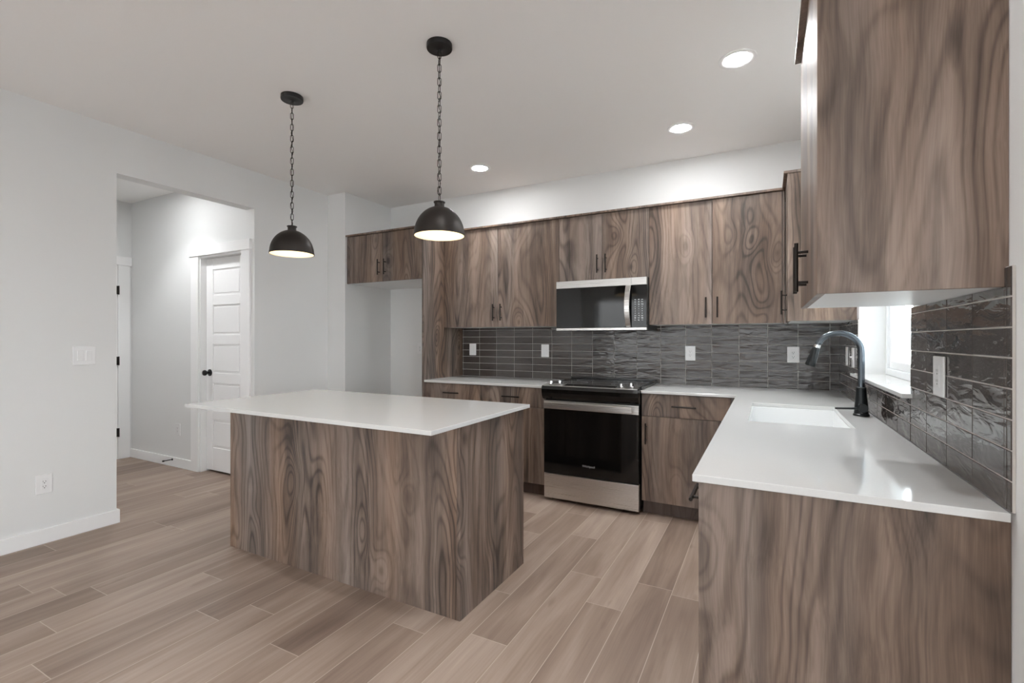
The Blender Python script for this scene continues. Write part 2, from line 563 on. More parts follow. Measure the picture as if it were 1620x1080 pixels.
# hall beyond the opening
DX0, DX1, DZ = -5.354, -4.672, 2.095
bm = bmesh.new()
box(bm, XH - 0.12, DX0, YO1, YO1 + 0.12, 0, H)
box(bm, DX0, DX1, YO1, YO1 + 0.12, DZ, H)
box(bm, DX1, XL - TW, YO1, YO1 + 0.12, 0, H)
struct('wall_hall', bm, M['wall'])
bm = bmesh.new()
EY0, EY1 = -2.42, -1.606
box(bm, XH - 0.12, XH, -3.3, EY0, 0, H); box(bm, XH - 0.12, XH, EY0, EY1, 2.09, H); box(bm, XH - 0.12, XH, EY1, YO1, 0, H)
struct('wall_hall_end', bm, M['wall'])
struct('wall_hall_front', boxes((XH - 0.12, XL - TW, -3.42, -3.3, 0, H)), M['wall'])
struct('wall_closet', boxes((-5.7, -4.64, -0.9, -0.82, 0, H), (-5.7, -5.62, YO1 + 0.12, -0.9, 0, H)), M['wall'])

# baseboards
BH, BT = 0.094, 0.015
bm = boxes((XL, XL + BT, YR, YO0 + BT, 0, BH), (XL - TW - 0.001, XL, YO0, YO0 + BT, 0, BH))
struct('baseboard_left', bm, M['trim'], bevel=0.003)
struct('baseboard_niche', boxes((XL, XL + BT, YO1 + 0.02, YJ, 0, BH), (XL + BT, XA + BT, YJ - BT, YJ, 0, BH), (XA, XA + BT, YJ, -0.001, 0, BH), (XA + BT, -3.30, -BT, 0, 0, BH)), M['trim'], bevel=0.003)
struct('baseboard_hall', boxes((XH, DX0 - 0.119, YO1 - BT, YO1, 0, BH)), M['trim'], bevel=0.003)
struct('baseboard_right', boxes((-BT, 0, YE, -2.80, 0, BH), (-BT, XF, YE - BT, YE, 0, BH)), M['trim'], bevel=0.003)

# ------------------------------------------------------------------ doors in the hall
d1 = thing('door_1', (-5.01, YO1, 0), 'white five panel interior door with black knob at the end of the hall', 'door', kind='structure')
bm = bmesh.new()
LY = -1.432            # face of the leaf
lx0, lx1 = DX0 + 0.021, DX1 - 0.021
box(bm, lx0, lx1, LY + 0.010, LY + 0.035, 0.02, 2.074)
ST = 0.105
box(bm, lx0, lx0 + ST, LY, LY + 0.012, 0.02, 2.074); box(bm, lx1 - ST, lx1, LY, LY + 0.012, 0.02, 2.074)
spans = [(0.24, 0.51), (0.60, 0.865), (0.965, 1.24), (1.335, 1.62), (1.715, 1.965)]
zs = [0.02] + [z for s in spans for z in s] + [2.074]
for a, b in zip(zs[0::2], zs[1::2]):
    box(bm, lx0 + ST, lx1 - ST, LY, LY + 0.012, a, b)
for a, b in spans:      # raised field of each panel
    v = box(bm, lx0 + ST + 0.02, lx1 - ST - 0.02, LY + 0.004, LY + 0.012, a + 0.02, b - 0.02)
leaf = struct('door_leaf', bm, M['trim'], d1, bevel=0.004)
bm = bmesh.new()
kx, kz = lx0 + 0.062, 0.965
lathe(bm, [(0.033, 0.0), (0.033, -0.006), (0.012, -0.010), (0.012, -0.030), (0.022, -0.036), (0.028, -0.050), (0.024, -0.062), (0.006, -0.068)], (kx, LY, kz), 'y', 28)
part('door_knob', bm, M['black'], leaf, smooth=True, label='black round door knob')
CW = 0.118
bm = boxes((DX0 - CW, DX0 + 0.004, YO1 - 0.018, YO1, 0, DZ), (DX1 - 0.004, DX1 + CW, YO1 - 0.018, YO1, 0, DZ))
part('door_casing', bm, M['trim'], d1, bevel=0.002)
part('door_head_casing', boxes((DX0 - CW - 0.03, DX1 + CW + 0.012, YO1 - 0.026, YO1, DZ, DZ + 0.093)), M['trim'], d1, bevel=0.002)
part('door_jamb', boxes((DX0, DX0 + 0.018, YO1, YO1 + 0.12, 0, DZ), (DX1 - 0.018, DX1, YO1, YO1 + 0.12, 0, DZ), (DX0 + 0.018, DX1 - 0.018, YO1, YO1 + 0.12, DZ - 0.018, DZ)), M['trim'], d1)

d2 = thing('door_2', (XH, -2.0, 0), 'white door with three black hinges at the left end of the hall', 'door', kind='structure')
leaf2 = struct('door_leaf', boxes((XH - 0.045, XH - 0.008, EY0 + 0.02, EY1 - 0.02, 0.015, 2.07)), M['trim'], d2, bevel=0.002)
bm = boxes((XH, XH + 0.018, EY1 - 0.006, EY1 + 0.102, 0, 2.09), (XH, XH + 0.018, EY0 - 0.11, EY0 + 0.006, 0, 2.09))
part('door_casing', bm, M['trim'], d2, bevel=0.002)
part('door_head_casing', boxes((XH, XH + 0.026, EY0 - 0.13, EY1 + 0.118, 2.09, 2.186)), M['trim'], d2, bevel=0.002)
part('door_jamb', boxes((XH - 0.12, XH, EY1 - 0.018, EY1, 0, 2.09), (XH - 0.12, XH, EY0, EY0 + 0.018, 0, 2.09), (XH - 0.12, XH, EY0 + 0.018, EY1 - 0.018, 2.072, 2.09)), M['trim'], d2)
for hz in (1.818, 1.058, 0.288):
    bm = bmesh.new()
    box(bm, XH - 0.008, XH + 0.024, EY1 - 0.020, EY1 - 0.001, hz - 0.045, hz + 0.045)
    lathe(bm, [(0.007, -0.047), (0.007, 0.047)], (XH + 0.024, EY1 - 0.004, hz), 'z', 12)
    part('door_hinge', bm, M['bronze'], leaf2, label='black door hinge')

# ------------------------------------------------------------------ window over the sink
w1 = thing('window_1', (0.15, (WY0 + WY1) / 2, WZ0), 'white vinyl window above the kitchen sink', 'window', kind='structure')
FX0, FX1 = 0.122, 0.195
def frame_boxes(x0, x1, y0, y1, z0, z1, t):
    return [(x0, x1, y0, y0 + t, z0, z1), (x0, x1, y1 - t, y1, z0, z1), (x0, x1, y0 + t, y1 - t, z0, z0 + t), (x0, x1, y0 + t, y1 - t, z1 - t, z1)]
part('window_frame', boxes(*frame_boxes(FX0, FX1, WY0 + 0.001, WY1 - 0.001, WZ0 + 0.012, WZ1 - 0.001, 0.036)), M['vinyl'], w1, bevel=0.003)
ym = (WY0 + WY1) / 2
for a, b, dx in ((WY0 + 0.038, ym + 0.02, 0.036), (ym - 0.02, WY1 - 0.038, 0.012)):
    s = part('window_sash', boxes(*frame_boxes(FX0 + dx, FX0 + dx + 0.024, a, b, WZ0 + 0.049, WZ1 - 0.038, 0.042)), M['vinyl'], w1, bevel=0.003)
    part('window_pane', boxes((FX0 + dx + 0.010, FX0 + dx + 0.014, a + 0.042, b - 0.042, WZ0 + 0.091, WZ1 - 0.08)), M['pane'], s)
bm = bmesh.new()
cells(bm, [-0.040, 0.0, FX0 + 0.01], [WY0 - 0.03, WY0, WY1, WY1 + 0.03], lambda i, j: i == 0 or j == 1, WZ0 - 0.004, WZ0 + 0.012)
part('window_sill', bm, M['quartz'], w1, bevel=0.002, label='white quartz window sill projecting over the tiles')
# openings out of view; the side window is added for more daylight
w2 = thing('window_added', (XF + 0.07, -5.5, RZ0), 'unseen wide window added beside the viewer for more daylight', 'window', kind='structure')
part('window_frame', boxes(*frame_boxes(XF + 0.03, XF + 0.10, RY0, RY1, RZ0, RZ1, 0.06), (XF + 0.03, XF + 0.10, -5.53, -5.47, RZ0 + 0.06, RZ1 - 0.06)), M['vinyl'], w2)
w3 = thing('door_3', (-2.4, YR, 0), 'wide glazed patio door behind the viewer', 'door', kind='structure')
part('door_frame', boxes((GX0, GX0 + 0.08, YR - 0.12, YR - 0.04, 0, GZ1), (GX1 - 0.08, GX1, YR - 0.12, YR - 0.04, 0, GZ1), (GX0, GX1, YR - 0.12, YR - 0.04, GZ1 - 0.08, GZ1), (-1.70, -1.60, YR - 0.12, YR - 0.04, 0, GZ1 - 0.08)), M['vinyl'], w3)

# ------------------------------------------------------------------ tiled backsplash
CT = 0.914            # counter height
TH, TWD = 0.0665, 0.2
ZU = 1.403            # underside of the wall cabinets
def tile_wall(name, rects, axis, ref, label):
    """rects: (u0, u1, z0, z1) areas covered; axis 'x' = back wall (faces -y), 'y' = right wall (faces -x)."""
    rnd = random.Random(len(name) + int(abs(ref) * 1000))
    bm = bmesh.new()
    tone = bm.faces.layers.float.new('tone')
    G = 0.0017
    def P(u, z, n):
        return (u, -n, z) if axis == 'x' else (-n, u, z)
    def slab(u0, u1, z0, z1, n0, n1, mi, tv, tilt=(0, 0), inset=0.0):
        lo = [bm.verts.new(P(u, z, n0)) for u, z in ((u0, z0), (u1, z0), (u1, z1), (u0, z1))]
        um, zm = (u0 + u1) / 2, (z0 + z1) / 2
        pts = ((u0 + inset, z0 + inset), (u1 - inset, z0 + inset), (u1 - inset, z1 - inset), (u0 + inset, z1 - inset))
        md = [bm.verts.new(P(u, z, n1 - inset * 0.7)) for u, z in ((u0, z0), (u1, z0), (u1, z1), (u0, z1))]
        hi = [bm.verts.new(P(u, z, n1 + tilt[0] * (u - um) + tilt[1] * (z - zm))) for u, z in pts]
        fs = [bm.faces.new(hi)]
        for a, b in ((lo, md), (md, hi)):
            for i in range(4):
                j = (i + 1) % 4
                fs.append(bm.faces.new((a[i], a[j], b[j], b[i])))
        for f in fs:
            f.material_index = mi
            f[tone] = tv
    for u0, u1, z0, z1 in rects:
        slab(u0, u1, z0, z1, 0.0005, 0.0062, 1, 0.5)
    umin = min(r[0] for r in rects); umax = max(r[1] for r in rects)
    k0 = int(math.floor((umin - ref) / TWD)); k1 = int(math.ceil((umax - ref) / TWD))
    zmax = max(r[3] for r in rects)
    for k in range(k0, k1):
        for r in range(0, 9):
            a, b = ref + k * TWD + G, ref + (k + 1) * TWD - G
            c, d = CT + r * TH + G, CT + (r + 1) * TH - G
            tv = rnd.random(); tl = (rnd.uniform(-0.006, 0.006), rnd.uniform(-0.012, 0.012))
            for u0, u1, z0, z1 in rects:
                e, f, g, h = max(a, u0), min(b, u1), max(c, z0), min(d, z1)
                if f - e > 0.004 and h - g > 0.004:
                    slab(e, f, g, h, 0.006, 0.0085, 0, tv, tl, 0.0012)
    return tag(part(name, bm, [M['tile'], M['grout']]), label, 'tiles')
tile_wall('tile_backsplash', [(-3.276, -0.0085, CT, ZU)], 'x', -0.067, 'glossy dark grey stacked tile backsplash on the back wall behind the range')
tile_wall('tile_backsplash', [(-2.785, -2.752, CT, CT + 8 * TH), (-2.752, WY0 - 0.0, CT, ZU), (WY0, WY1, CT, WZ0 - 0.005), (WY1, 0.0, CT, ZU)], 'y', -2.765,
          'glossy dark brown stacked tile backsplash on the right wall around the window')

# ------------------------------------------------------------------ cabinets
def bar_handle(center, direction, out, length=0.156, parent=None):
    """A slim round bar pull; direction = axis of the bar, out = unit vector away from the door."""
    c, d, o = Vector(center), Vector(direction), Vector(out)
    bm = bmesh.new()
    a, b = c + o * 0.032 - d * (length / 2), c + o * 0.032 + d * (length / 2)
    tube(bm, [a, b], 0.0058, 12)
    for s in (-1, 1):
        q = c + d * (s * length * 0.31)
        tube(bm, [q, q + o * 0.032], 0.0045, 10)
    return part('handle', bm, M['bronze'], parent, smooth=True, label='slim dark bronze bar handle')

def carcass(bm, x0, x1, y0, y1, z0, z1, front, t=0.016, top=True, bottom=True):
    """Open-fronted case of panels; front is the open side: '-y' or '-x'."""
    if front == '-y':
        box(bm, x0, x0 + t, y0, y1, z0, z1); box(bm, x1 - t, x1, y0, y1, z0, z1)
        box(bm, x0 + t, x1 - t, y1 - t, y1, z0, z1)
        if bottom: box(bm, x0 + t, x1 - t, y0, y1 - t, z0, z0 + t)
        if top: box(bm, x0 + t, x1 - t, y0, y1 - t, z1 - t, z1)
    else:
        box(bm, x0, x1, y0, y0 + t, z0, z1); box(bm, x0, x1, y1 - t, y1, z0, z1)
        box(bm, x1 - t, x1, y0 + t, y1 - t, z0, z1)
        if bottom: box(bm, x0, x1 - t, y0 + t, y1 - t, z0, z0 + t)
        if top: box(bm, x0, x1 - t, y0 + t, y1 - t, z1 - t, z1)
    return bm

DT = 0.019    # door thickness
GP = 0.0016   # half gap between doors
ZC, ZT = 2.330, 2.346  # underside and top of the crown board

def upper_y(name, label, x0, x1, z0, yfront, handles, doors, hz, yback=-0.001, group='wall cabinets', z1=ZC):
    """Wall cabinet on the back wall. doors: list of (x0, x1, handle x)."""
    t = thing(name, ((x0 + x1) / 2, yback, z0), label, 'cabinet', group)
    part('cabinet_case', carcass(bmesh.new(), x0 + 0.0005, x1 - 0.0005, yfront + DT + 0.001, yback, z0 + 0.001, z1, '-y'), [M['melamine']], t)
    for a, b, hx in doors:
        d = part('cabinet_door', boxes((a + GP, b - GP, yfront, yfront + DT, z0, z1 - 0.002)), M['wood'], t, bevel=0.001)
        bar_handle((hx, yfront, hz), (0, 0, 1), (0, -1, 0), 0.152, d)
    return t
DU = -0.333
upper_y('wall_cabinet', 'two door wall cabinet left of the microwave beside the tall panel', -3.2765, -2.06, ZU, DU, True, [(-3.2765, -2.668, -2.708), (-2.668, -2.06, -2.628)], 1.537)
upper_y('wall_cabinet', 'short two door wall cabinet directly above the microwave', -2.06, -1.2945, 1.7785, DU, True, [(-2.06, -1.677, -1.713), (-1.677, -1.2945, -1.641)], 1.912)
rc = upper_y('wall_cabinet', 'two door wall cabinet right of the microwave on the back wall', -1.2945, -0.362, ZU, DU, True, [(-1.2945, -0.833, -0.874), (-0.833, -0.378, -0.795)], 1.526)
part('filler_strip', boxes((-0.377, -0.3625, DU + 0.004, DU + 0.016, ZU, ZC)), M['wood'], rc)
upper_y('refrigerator_cabinet', 'deep two door cabinet above the empty refrigerator niche', -4.258, -3.2975, 1.8545, -0.649, True, [(-4.258, -3.779, -3.777 - 0.040), (-3.779, -3.2975, -3.738)], 1.992)

# tall panel beside the niche
tag(part('tall_end_panel', boxes((-3.297, -3.278, -0.649, -0.001, 0.0, ZC)), M['wood'], bevel=0.001),
    'tall walnut panel between the refrigerator niche and the counter', 'panel')
# crown boards
tag(part('crown_board', boxes((-4.258, -3.278, -0.669, -0.001, ZC + 0.0005, ZT)), M['wood'], bevel=0.001), 'thin walnut crown board on top of the cabinet above the refrigerator niche', 'trim', 'crown boards')
tag(part('crown_board', boxes((-3.2775, -0.379, DU - 0.02, -0.001, ZC + 0.0005, ZT)), M['wood'], bevel=0.001), 'long walnut crown board on the wall cabinets along the back wall', 'trim', 'crown boards')
tag(part('crown_board', boxes((-0.3785, -0.001, -0.722, -0.001, ZC + 0.0005, ZT)), M['wood'], bevel=0.001), 'short walnut crown board on the corner cabinet beside the window', 'trim', 'crown boards')
tag(part('crown_board', boxes((-0.378, -0.001, -2.754, -2.079, ZC + 0.0005, ZT)), M['wood'], bevel=0.001), 'walnut crown board on the near wall cabinet at upper right', 'trim', 'crown boards')

def upper_x(name, label, y0, y1, doors, hz, xf=-0.358, group='wall cabinets', open_end=None):
    """Wall cabinet on the right wall, doors facing -x; y0 end carries a walnut panel."""
    t = thing(name, (-0.001, (y0 + y1) / 2, ZU), label, 'cabinet', group)
    part('cabinet_case', carcass(bmesh.new(), xf + DT + 0.001, -0.001, y0 + 0.0165, y1, ZU + 0.001, ZC, '-x'), M['melamine'], t)
    part('side_panel', boxes((xf, -0.0005, y0, y0 + 0.016, ZU, ZC)), M['wood'], t, bevel=0.0008)
    for a, b, hy in doors:
        d = part('cabinet_door', boxes((xf, xf + DT, a + GP, b - GP, ZU, ZC - 0.002)), M['wood'], t, bevel=0.001)
        bar_handle((xf, hy, hz), (0, 0, 1), (-1, 0, 0), 0.152, d)
    return t
upper_x('wall_cabinet', 'narrow corner wall cabinet on the right wall beyond the window', -0.715, -0.001, [(-0.699, -0.355, -0.655)], 1.524)
upper_x('wall_cabinet', 'large near wall cabinet at upper right with broad walnut side panel', -2.752, -2.081, [(-2.736, -2.41, -2.448), (-2.41, -2.081, -2.372)], 1.512)

# base cabinets -----------------------------------------------------------
KZ = 0.105
BZ = 0.8935
def base_y(label, x0, x1, drawer_h, door, hdx, hdoor):
    t = thing('base_cabinet', ((x0 + x1) / 2, -0.3, 0), label, 'cabinet', 'base cabinets')
    yf = -0.62
    part('cabinet_case', carcass(bmesh.new(), x0 + 0.0005, x1 - 0.0005, yf + DT + 0.001, -0.02, KZ, BZ, '-y', top=False), M['wood'], t)
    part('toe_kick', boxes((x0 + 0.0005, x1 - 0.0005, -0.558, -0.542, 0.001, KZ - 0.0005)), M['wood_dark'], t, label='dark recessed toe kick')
    d = part('drawer_front', boxes((x0 + GP, x1 - GP, yf, yf + DT, 0.7285, BZ - 0.004)), M['wood'], t, bevel=0.001)
    bar_handle((hdx, yf, 0.810), (1, 0, 0), (0, -1, 0), 0.164, d)
    d = part('cabinet_door', boxes((x0 + GP, x1 - GP, yf, yf + DT, KZ, 0.7255)), M['wood'], t, bevel=0.001)
    bar_handle((hdoor, yf, 0.602), (0, 0, 1), (0, -1, 0), 0.152, d)
    return t
base_y('walnut base cabinet with drawer and door between the tall panel and its neighbour', -3.2775, -2.673, True, True, -2.974, -2.712)
base_y('walnut base cabinet with drawer and door touching the left side of the range', -2.673, -2.060, True, True, -2.368, -2.634)
rb = base_y('walnut base cabinet with drawer and door in the corner right of the range', -1.288, -0.690, True, True, -0.988, -1.254)
part('filler_strip', boxes((-0.6895, -0.6405, -0.616, -0.602, KZ, BZ)), M['wood'], rb)

def base_x(label, y0, y1, drawer, two, low=True, group='base cabinets'):
    t = thing('base_cabinet', (-0.3, (y0 + y1) / 2, 0), label, 'cabinet', group)
    xf = -0.64
    part('cabinet_case', carcass(bmesh.new(), xf + DT + 0.001, -0.02, y0 + 0.0005, y1 - 0.0005, KZ, BZ, '-x', top=False), M['wood'], t)
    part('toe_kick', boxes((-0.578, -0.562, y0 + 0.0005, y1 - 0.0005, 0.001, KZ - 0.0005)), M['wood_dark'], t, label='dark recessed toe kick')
    zt = BZ - 0.004
    if drawer:
        d = part('drawer_front', boxes((xf, xf + DT, y0 + GP, y1 - GP, 0.7285, zt)), M['wood'], t, bevel=0.001)
        bar_handle((xf, (y0 + y1) / 2, 0.810), (0, 1, 0), (-1, 0, 0), 0.164, d)
        zt = 0.7255
    dd = [(y0, (y0 + y1) / 2, (y0 + y1) / 2 - 0.04), ((y0 + y1) / 2, y1, (y0 + y1) / 2 + 0.04)] if two else [(y0, y1, y1 - 0.04)]
    for a, b, hy in dd:
        d = part('cabinet_door', boxes((xf, xf + DT, a + GP, b - GP, KZ, zt)), M['wood'], t, bevel=0.001)
        if low: bar_handle((xf, hy, zt - 0.12), (0, 0, 1), (-1, 0, 0), 0.152, d)
    return t
base_x('walnut drawer cabinet behind the peninsula end panel with a black bar handle', -2.745, -2.455, True, False, False)
base_x('walnut base cabinet under the peninsula counter between end drawer cabinet and sink', -2.455, -1.84, True, True)
base_x('walnut base cabinet under the white sink', -1.84, -0.93, False, True)
tag(part('end_panel', boxes((-0.64, -0.001, -2.765, -2.746, 0.0, BZ)), M['wood'], bevel=0.001), 'broad walnut end panel of the peninsula at lower right', 'panel')

# counters ---------------------------------------------------------------
bm = bmesh.new()
cells(bm, [-3.2775, -2.0615], [-0.642, -0.009], lambda i, j: True, 0.894, CT)
tag(part('countertop', bm, M['quartz'], bevel=0.002), 'white quartz countertop left of the range', 'countertop')
SX0, SX1, SY0, SY1 = -0.548, -0.145, -1.745, -1.015
bm = bmesh.new()
cells(bm, [-1.2885, -0.654, SX0, SX1, -0.009], [-2.79, SY0, SY1, -0.642, -0.009],
      lambda i, j: (i == 0 and j == 3) or (i > 0 and not (i == 2 and j == 1)), 0.894, CT)
tag(part('countertop', bm, M['quartz'], bevel=0.002), 'long white quartz countertop with sink cutout along the right wall', 'countertop')

# sink
sk = thing('kitchen_sink', ((SX0 + SX1) / 2, (SY0 + SY1) / 2, 0.69), 'white rectangular undermount sink below the black faucet', 'sink')
bm = bmesh.new()
t_ = 0.012
cells(bm, [SX0 - 0.02, SX0 + 0.002, SX1 - 0.002, SX1 + 0.02], [SY0 - 0.02, SY0 + 0.002, SY1 - 0.002, SY1 + 0.02], lambda i, j: not (i == 1 and j == 1), 0.72, 0.8935)
box(bm, SX0 - 0.02, SX1 + 0.02, SY0 - 0.02, SY1 + 0.02, 0.70, 0.72)
part('sink_bowl', bm, M['sink'], sk, bevel=0.004)
bm = bmesh.new()
lathe(bm, [(0.045, 0.7205), (0.045, 0.724), (0.03, 0.723), (0.028, 0.7215)], ((SX0 + SX1) / 2, (SY0 + SY1) / 2, 0), 'z', 32)
part('sink_drain', bm, M['chrome'], sk, smooth=True)

# faucet
fx, fy = -0.064, -1.316
fc = thing('kitchen_faucet', (fx, fy, CT), 'dark gooseneck kitchen faucet standing behind the white sink', 'faucet')
bm = bmesh.new()
lathe(bm, [(0.034, CT + 0.0003), (0.034, CT + 0.008), (0.030, CT + 0.012), (0.0285, CT + 0.035), (0.026, CT + 0.06), (0.0225, CT + 0.10), (0.021, CT + 0.137), (0.018, CT + 0.14)], (fx, fy, 0), 'z', 36)
part('faucet_body', bm, M['faucet_dark'], fc, smooth=True, label='matte black faucet body')
bm = bmesh.new()
R_, zc = 0.094, 1.225
pts = [(fx, fy, z) for z in (1.050, 1.10, 1.16, 1.205)]
for i in range(0, 23):
    a = math.radians(160) * i / 22
    pts.append((fx - R_ + R_ * math.cos(a), fy, zc + R_ * math.sin(a)))
tube(bm, pts, 0.0148, 20)
part('faucet_spout', bm, M['faucet'], fc, smooth=True, label='slate grey gooseneck spout')
a = math.radians(160)
end = Vector(pts[-1]); dirv = Vector((-math.sin(a), 0, math.cos(a))).normalized()
dirv = Vector((-0.30, 0, -1)).normalized()
bm = bmesh.new()
tube(bm, [end - dirv * 0.004, end + dirv * 0.012], 0.0156, 20)
part('spout_collar', bm, M['chrome'], fc, smooth=True, label='bright metal collar')
bm = bmesh.new()
q0 = end + dirv * 0.012
tube(bm, [q0, q0 + dirv * 0.008, q0 + dirv * 0.055, q0 + dirv * 0.088, q0 + dirv * 0.096], [0.0150, 0.0165, 0.020, 0.0245, 0.0225], 24)
part('spray_head', bm, M['faucet_dark'], fc, smooth=True, label='black pull-down spray head')
bm = bmesh.new()
lathe(bm, [(0.017, 0.0), (0.019, -0.015), (0.0205, -0.042), (0.019, -0.046)], (fx, fy - 0.018, 0.957), 'y', 28)
tube(bm, [(fx, fy - 0.045, 0.955), (fx - 0.05, fy - 0.045, 0.952), (fx - 0.112, fy - 0.045, 0.949)], [0.006, 0.0048, 0.0044], 12)
part('faucet_lever', bm, M['faucet_dark'], fc, smooth=True, label='black side lever')

# ------------------------------------------------------------------ island
ix0, ix1, iy0, iy1 = -3.428, -1.708, -2.371, -1.722
isl = thing('kitchen_island', ((ix0 + ix1) / 2, (iy0 + iy1) / 2, 0), 'walnut kitchen island base standing in the middle of the floor', 'island')
part('back_panel', boxes((ix0, ix1 - 0.0195, iy0, iy0 + 0.019, 0, BZ)), M['wood'], isl, bevel=0.0008)
part('side_panel', boxes((ix1 - 0.019, ix1, iy0, iy1, 0, BZ)), M['wood'], isl, bevel=0.0008)
part('side_panel', boxes((ix0, ix0 + 0.019, iy0 + 0.0195, iy1, 0, BZ)), M['wood'], isl, bevel=0.0008)
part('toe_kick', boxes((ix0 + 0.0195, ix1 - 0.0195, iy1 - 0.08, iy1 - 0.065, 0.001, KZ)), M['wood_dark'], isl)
for k in range(3):
    a = ix0 + 0.02 + k * (ix1 - ix0 - 0.04) / 3; b = ix0 + 0.02 + (k + 1) * (ix1 - ix0 - 0.04) / 3
    d = part('cabinet_door', boxes((a + GP, b - GP, iy1 - 0.02, iy1 - 0.001, KZ, BZ - 0.004)), M['wood'], isl)
    bar_handle((a + 0.05, iy1 - 0.001, 0.70), (0, 0, 1), (0, 1, 0), 0.152, d)
bm = bmesh.new()
cells(bm, [-3.455, -1.678], [-2.624, -1.700], lambda i, j: True, 0.894, CT)
tag(part('island_countertop', bm, M['quartz'], bevel=0.002), 'white quartz slab overhanging the kitchen island', 'countertop')

# ------------------------------------------------------------------ range
rg = thing('electric_range', (-1.673, -0.34, 0), 'slide-in electric range with black oven door between the base cabinets', 'range')
rx0, rx1 = -2.0545, -1.2935
part('range_body', boxes((rx0 + 0.004, rx1 - 0.004, -0.628, -0.02, 0.035, 0.905)), M['steel_side'], rg)
for sx in (rx0 + 0.05, rx1 - 0.05):
    for sy in (-0.58, -0.08):
        bm = bmesh.new(); lathe(bm, [(0.018, 0.0), (0.018, 0.005), (0.01, 0.008), (0.01, 0.0355)], (sx, sy, 0), 'z', 16)
        part('leveling_foot', bm, M['steel_side'], rg)
YF = -0.666
part('storage_drawer', boxes((rx0 + 0.003, rx1 - 0.003, YF, -0.629, 0.028, 0.222)), M['steel'], rg, bevel=0.003, label='brushed stainless storage drawer')
od = part('oven_door', boxes((rx0 + 0.003, rx1 - 0.003, YF - 0.002, -0.629, 0.227, 0.806)), M['oven_glass'], rg, bevel=0.003, label='glossy black oven door')
part('oven_window', boxes((rx0 + 0.11, rx1 - 0.11, YF - 0.0028, YF - 0.0021, 0.30, 0.66)), M['oven_glass'], od)
bm = bmesh.new()
box(bm, rx0 + 0.003, rx1 - 0.003, YF - 0.0045, YF - 0.0022, 0.737, 0.803)
part('door_trim', bm, M['steel'], od, bevel=0.0008, label='stainless band across the oven door')
bm = bmesh.new()
hx0, hx1 = rx0 + 0.022, rx1 - 0.060 + 0.02
box(bm, hx0, hx1, YF - 0.050, YF - 0.032, 0.748, 0.796)
box(bm, hx0, hx0 + 0.03, YF - 0.033, YF - 0.0046, 0.756, 0.788); box(bm, hx1 - 0.03, hx1, YF - 0.033, YF - 0.0046, 0.756, 0.788)
part('oven_handle', bm, M['steel'], od, bevel=0.004, label='wide stainless oven handle')
bm = bmesh.new()      # curved black control fascia
prof = [(-0.629, 0.815), (-0.672, 0.815), (-0.690, 0.835), (-0.700, 0.865), (-0.702, 0.895), (-0.696, 0.918), (-0.629, 0.930)]
va = [bm.verts.new((rx0 - 0.006, y, z)) for y, z in prof]; vb = [bm.verts.new((rx1 + 0.006 - 0.004, y, z)) for y, z in prof]
bm.faces.new(va); bm.faces.new(vb[::-1])
for i in range(len(prof)):
    j = (i + 1) % len(prof)
    bm.faces.new((va[i], va[j], vb[j], vb[i]))
part('control_fascia', bm, M['oven_glass'], rg, bevel=0.003)
# deck with knobs, in front of the hob
def slope(bm, x0, x1, ya, za, yb, zb, th):
    v = [bm.verts.new(p) for p in ((x0, ya, za), (x1, ya, za), (x1, yb, zb), (x0, yb, zb), (x0, ya, za - th), (x1, ya, za - th), (x1, yb, zb - th), (x0, yb, zb - th))]
    for f in ((0, 1, 2, 3), (7, 6, 5, 4), (0, 4, 5, 1), (1, 5, 6, 2), (2, 6, 7, 3), (3, 7, 4, 0)):
        bm.faces.new([v[i] for i in f])
bm = bmesh.new(); slope(bm, rx0 + 0.006, rx1 - 0.008, -0.694, 0.925, -0.600, 0.938, 0.005)
deck = part('control_deck', bm, M['steel'], rg, bevel=0.001, label='stainless knob deck')
bm = bmesh.new(); slope(bm, -1.875, -1.465, -0.684, 0.9275, -0.612, 0.9375, 0.0005)
part('touch_panel', bm, M['oven_glass'], deck, label='black glass touch panel')
for kx_, ky_ in ((-1.990, -0.665), (-1.925, -0.637), (-1.425, -0.665), (-1.357, -0.637)):
    zb = 0.925 + (ky_ + 0.694) / 0.094 * 0.013
    bm = bmesh.new()
    lathe(bm, [(0.0215, zb), (0.0215, zb + 0.006), (0.0165, zb + 0.010), (0.0150, zb + 0.030), (0.013, zb + 0.0315)], (kx_, ky_, 0), 'z', 28)
    box(bm, kx_ - 0.003, kx_ + 0.003, ky_ - 0.014, ky_ + 0.014, zb + 0.0312, zb + 0.036)
    part('control_knob', bm, M['chrome'], rg, smooth=True, label='polished control knob')
ho = part('glass_hob', boxes((rx0 - 0.002, rx1 + 0.0015, -0.600, -0.022, 0.9155, 0.934)), M['hob_glass'], rg, bevel=0.002, label='black ceramic glass hob')
part('rear_vent_trim', boxes((rx0, rx1, -0.060, -0.012, 0.9345, 0.953)), M['hob_glass'], rg, bevel=0.002)
part('hob_side_rail', boxes((rx1 - 0.010, rx1 + 0.0015, -0.600, -0.062, 0.9345, 0.942)), M['steel_side'], rg)
for bx, by, br in ((-1.87, -0.44, 0.105), (-1.87, -0.19, 0.075), (-1.48, -0.44, 0.085), (-1.48, -0.19, 0.105)):
    bm = bmesh.new(); lathe(bm, [(br, 0.9342), (br, 0.9345), (br - 0.0025, 0.9345), (br - 0.0025, 0.9342)], (bx, by, 0), 'z', 48, caps=False)
    part('burner_ring', bm, M['print'], ho)

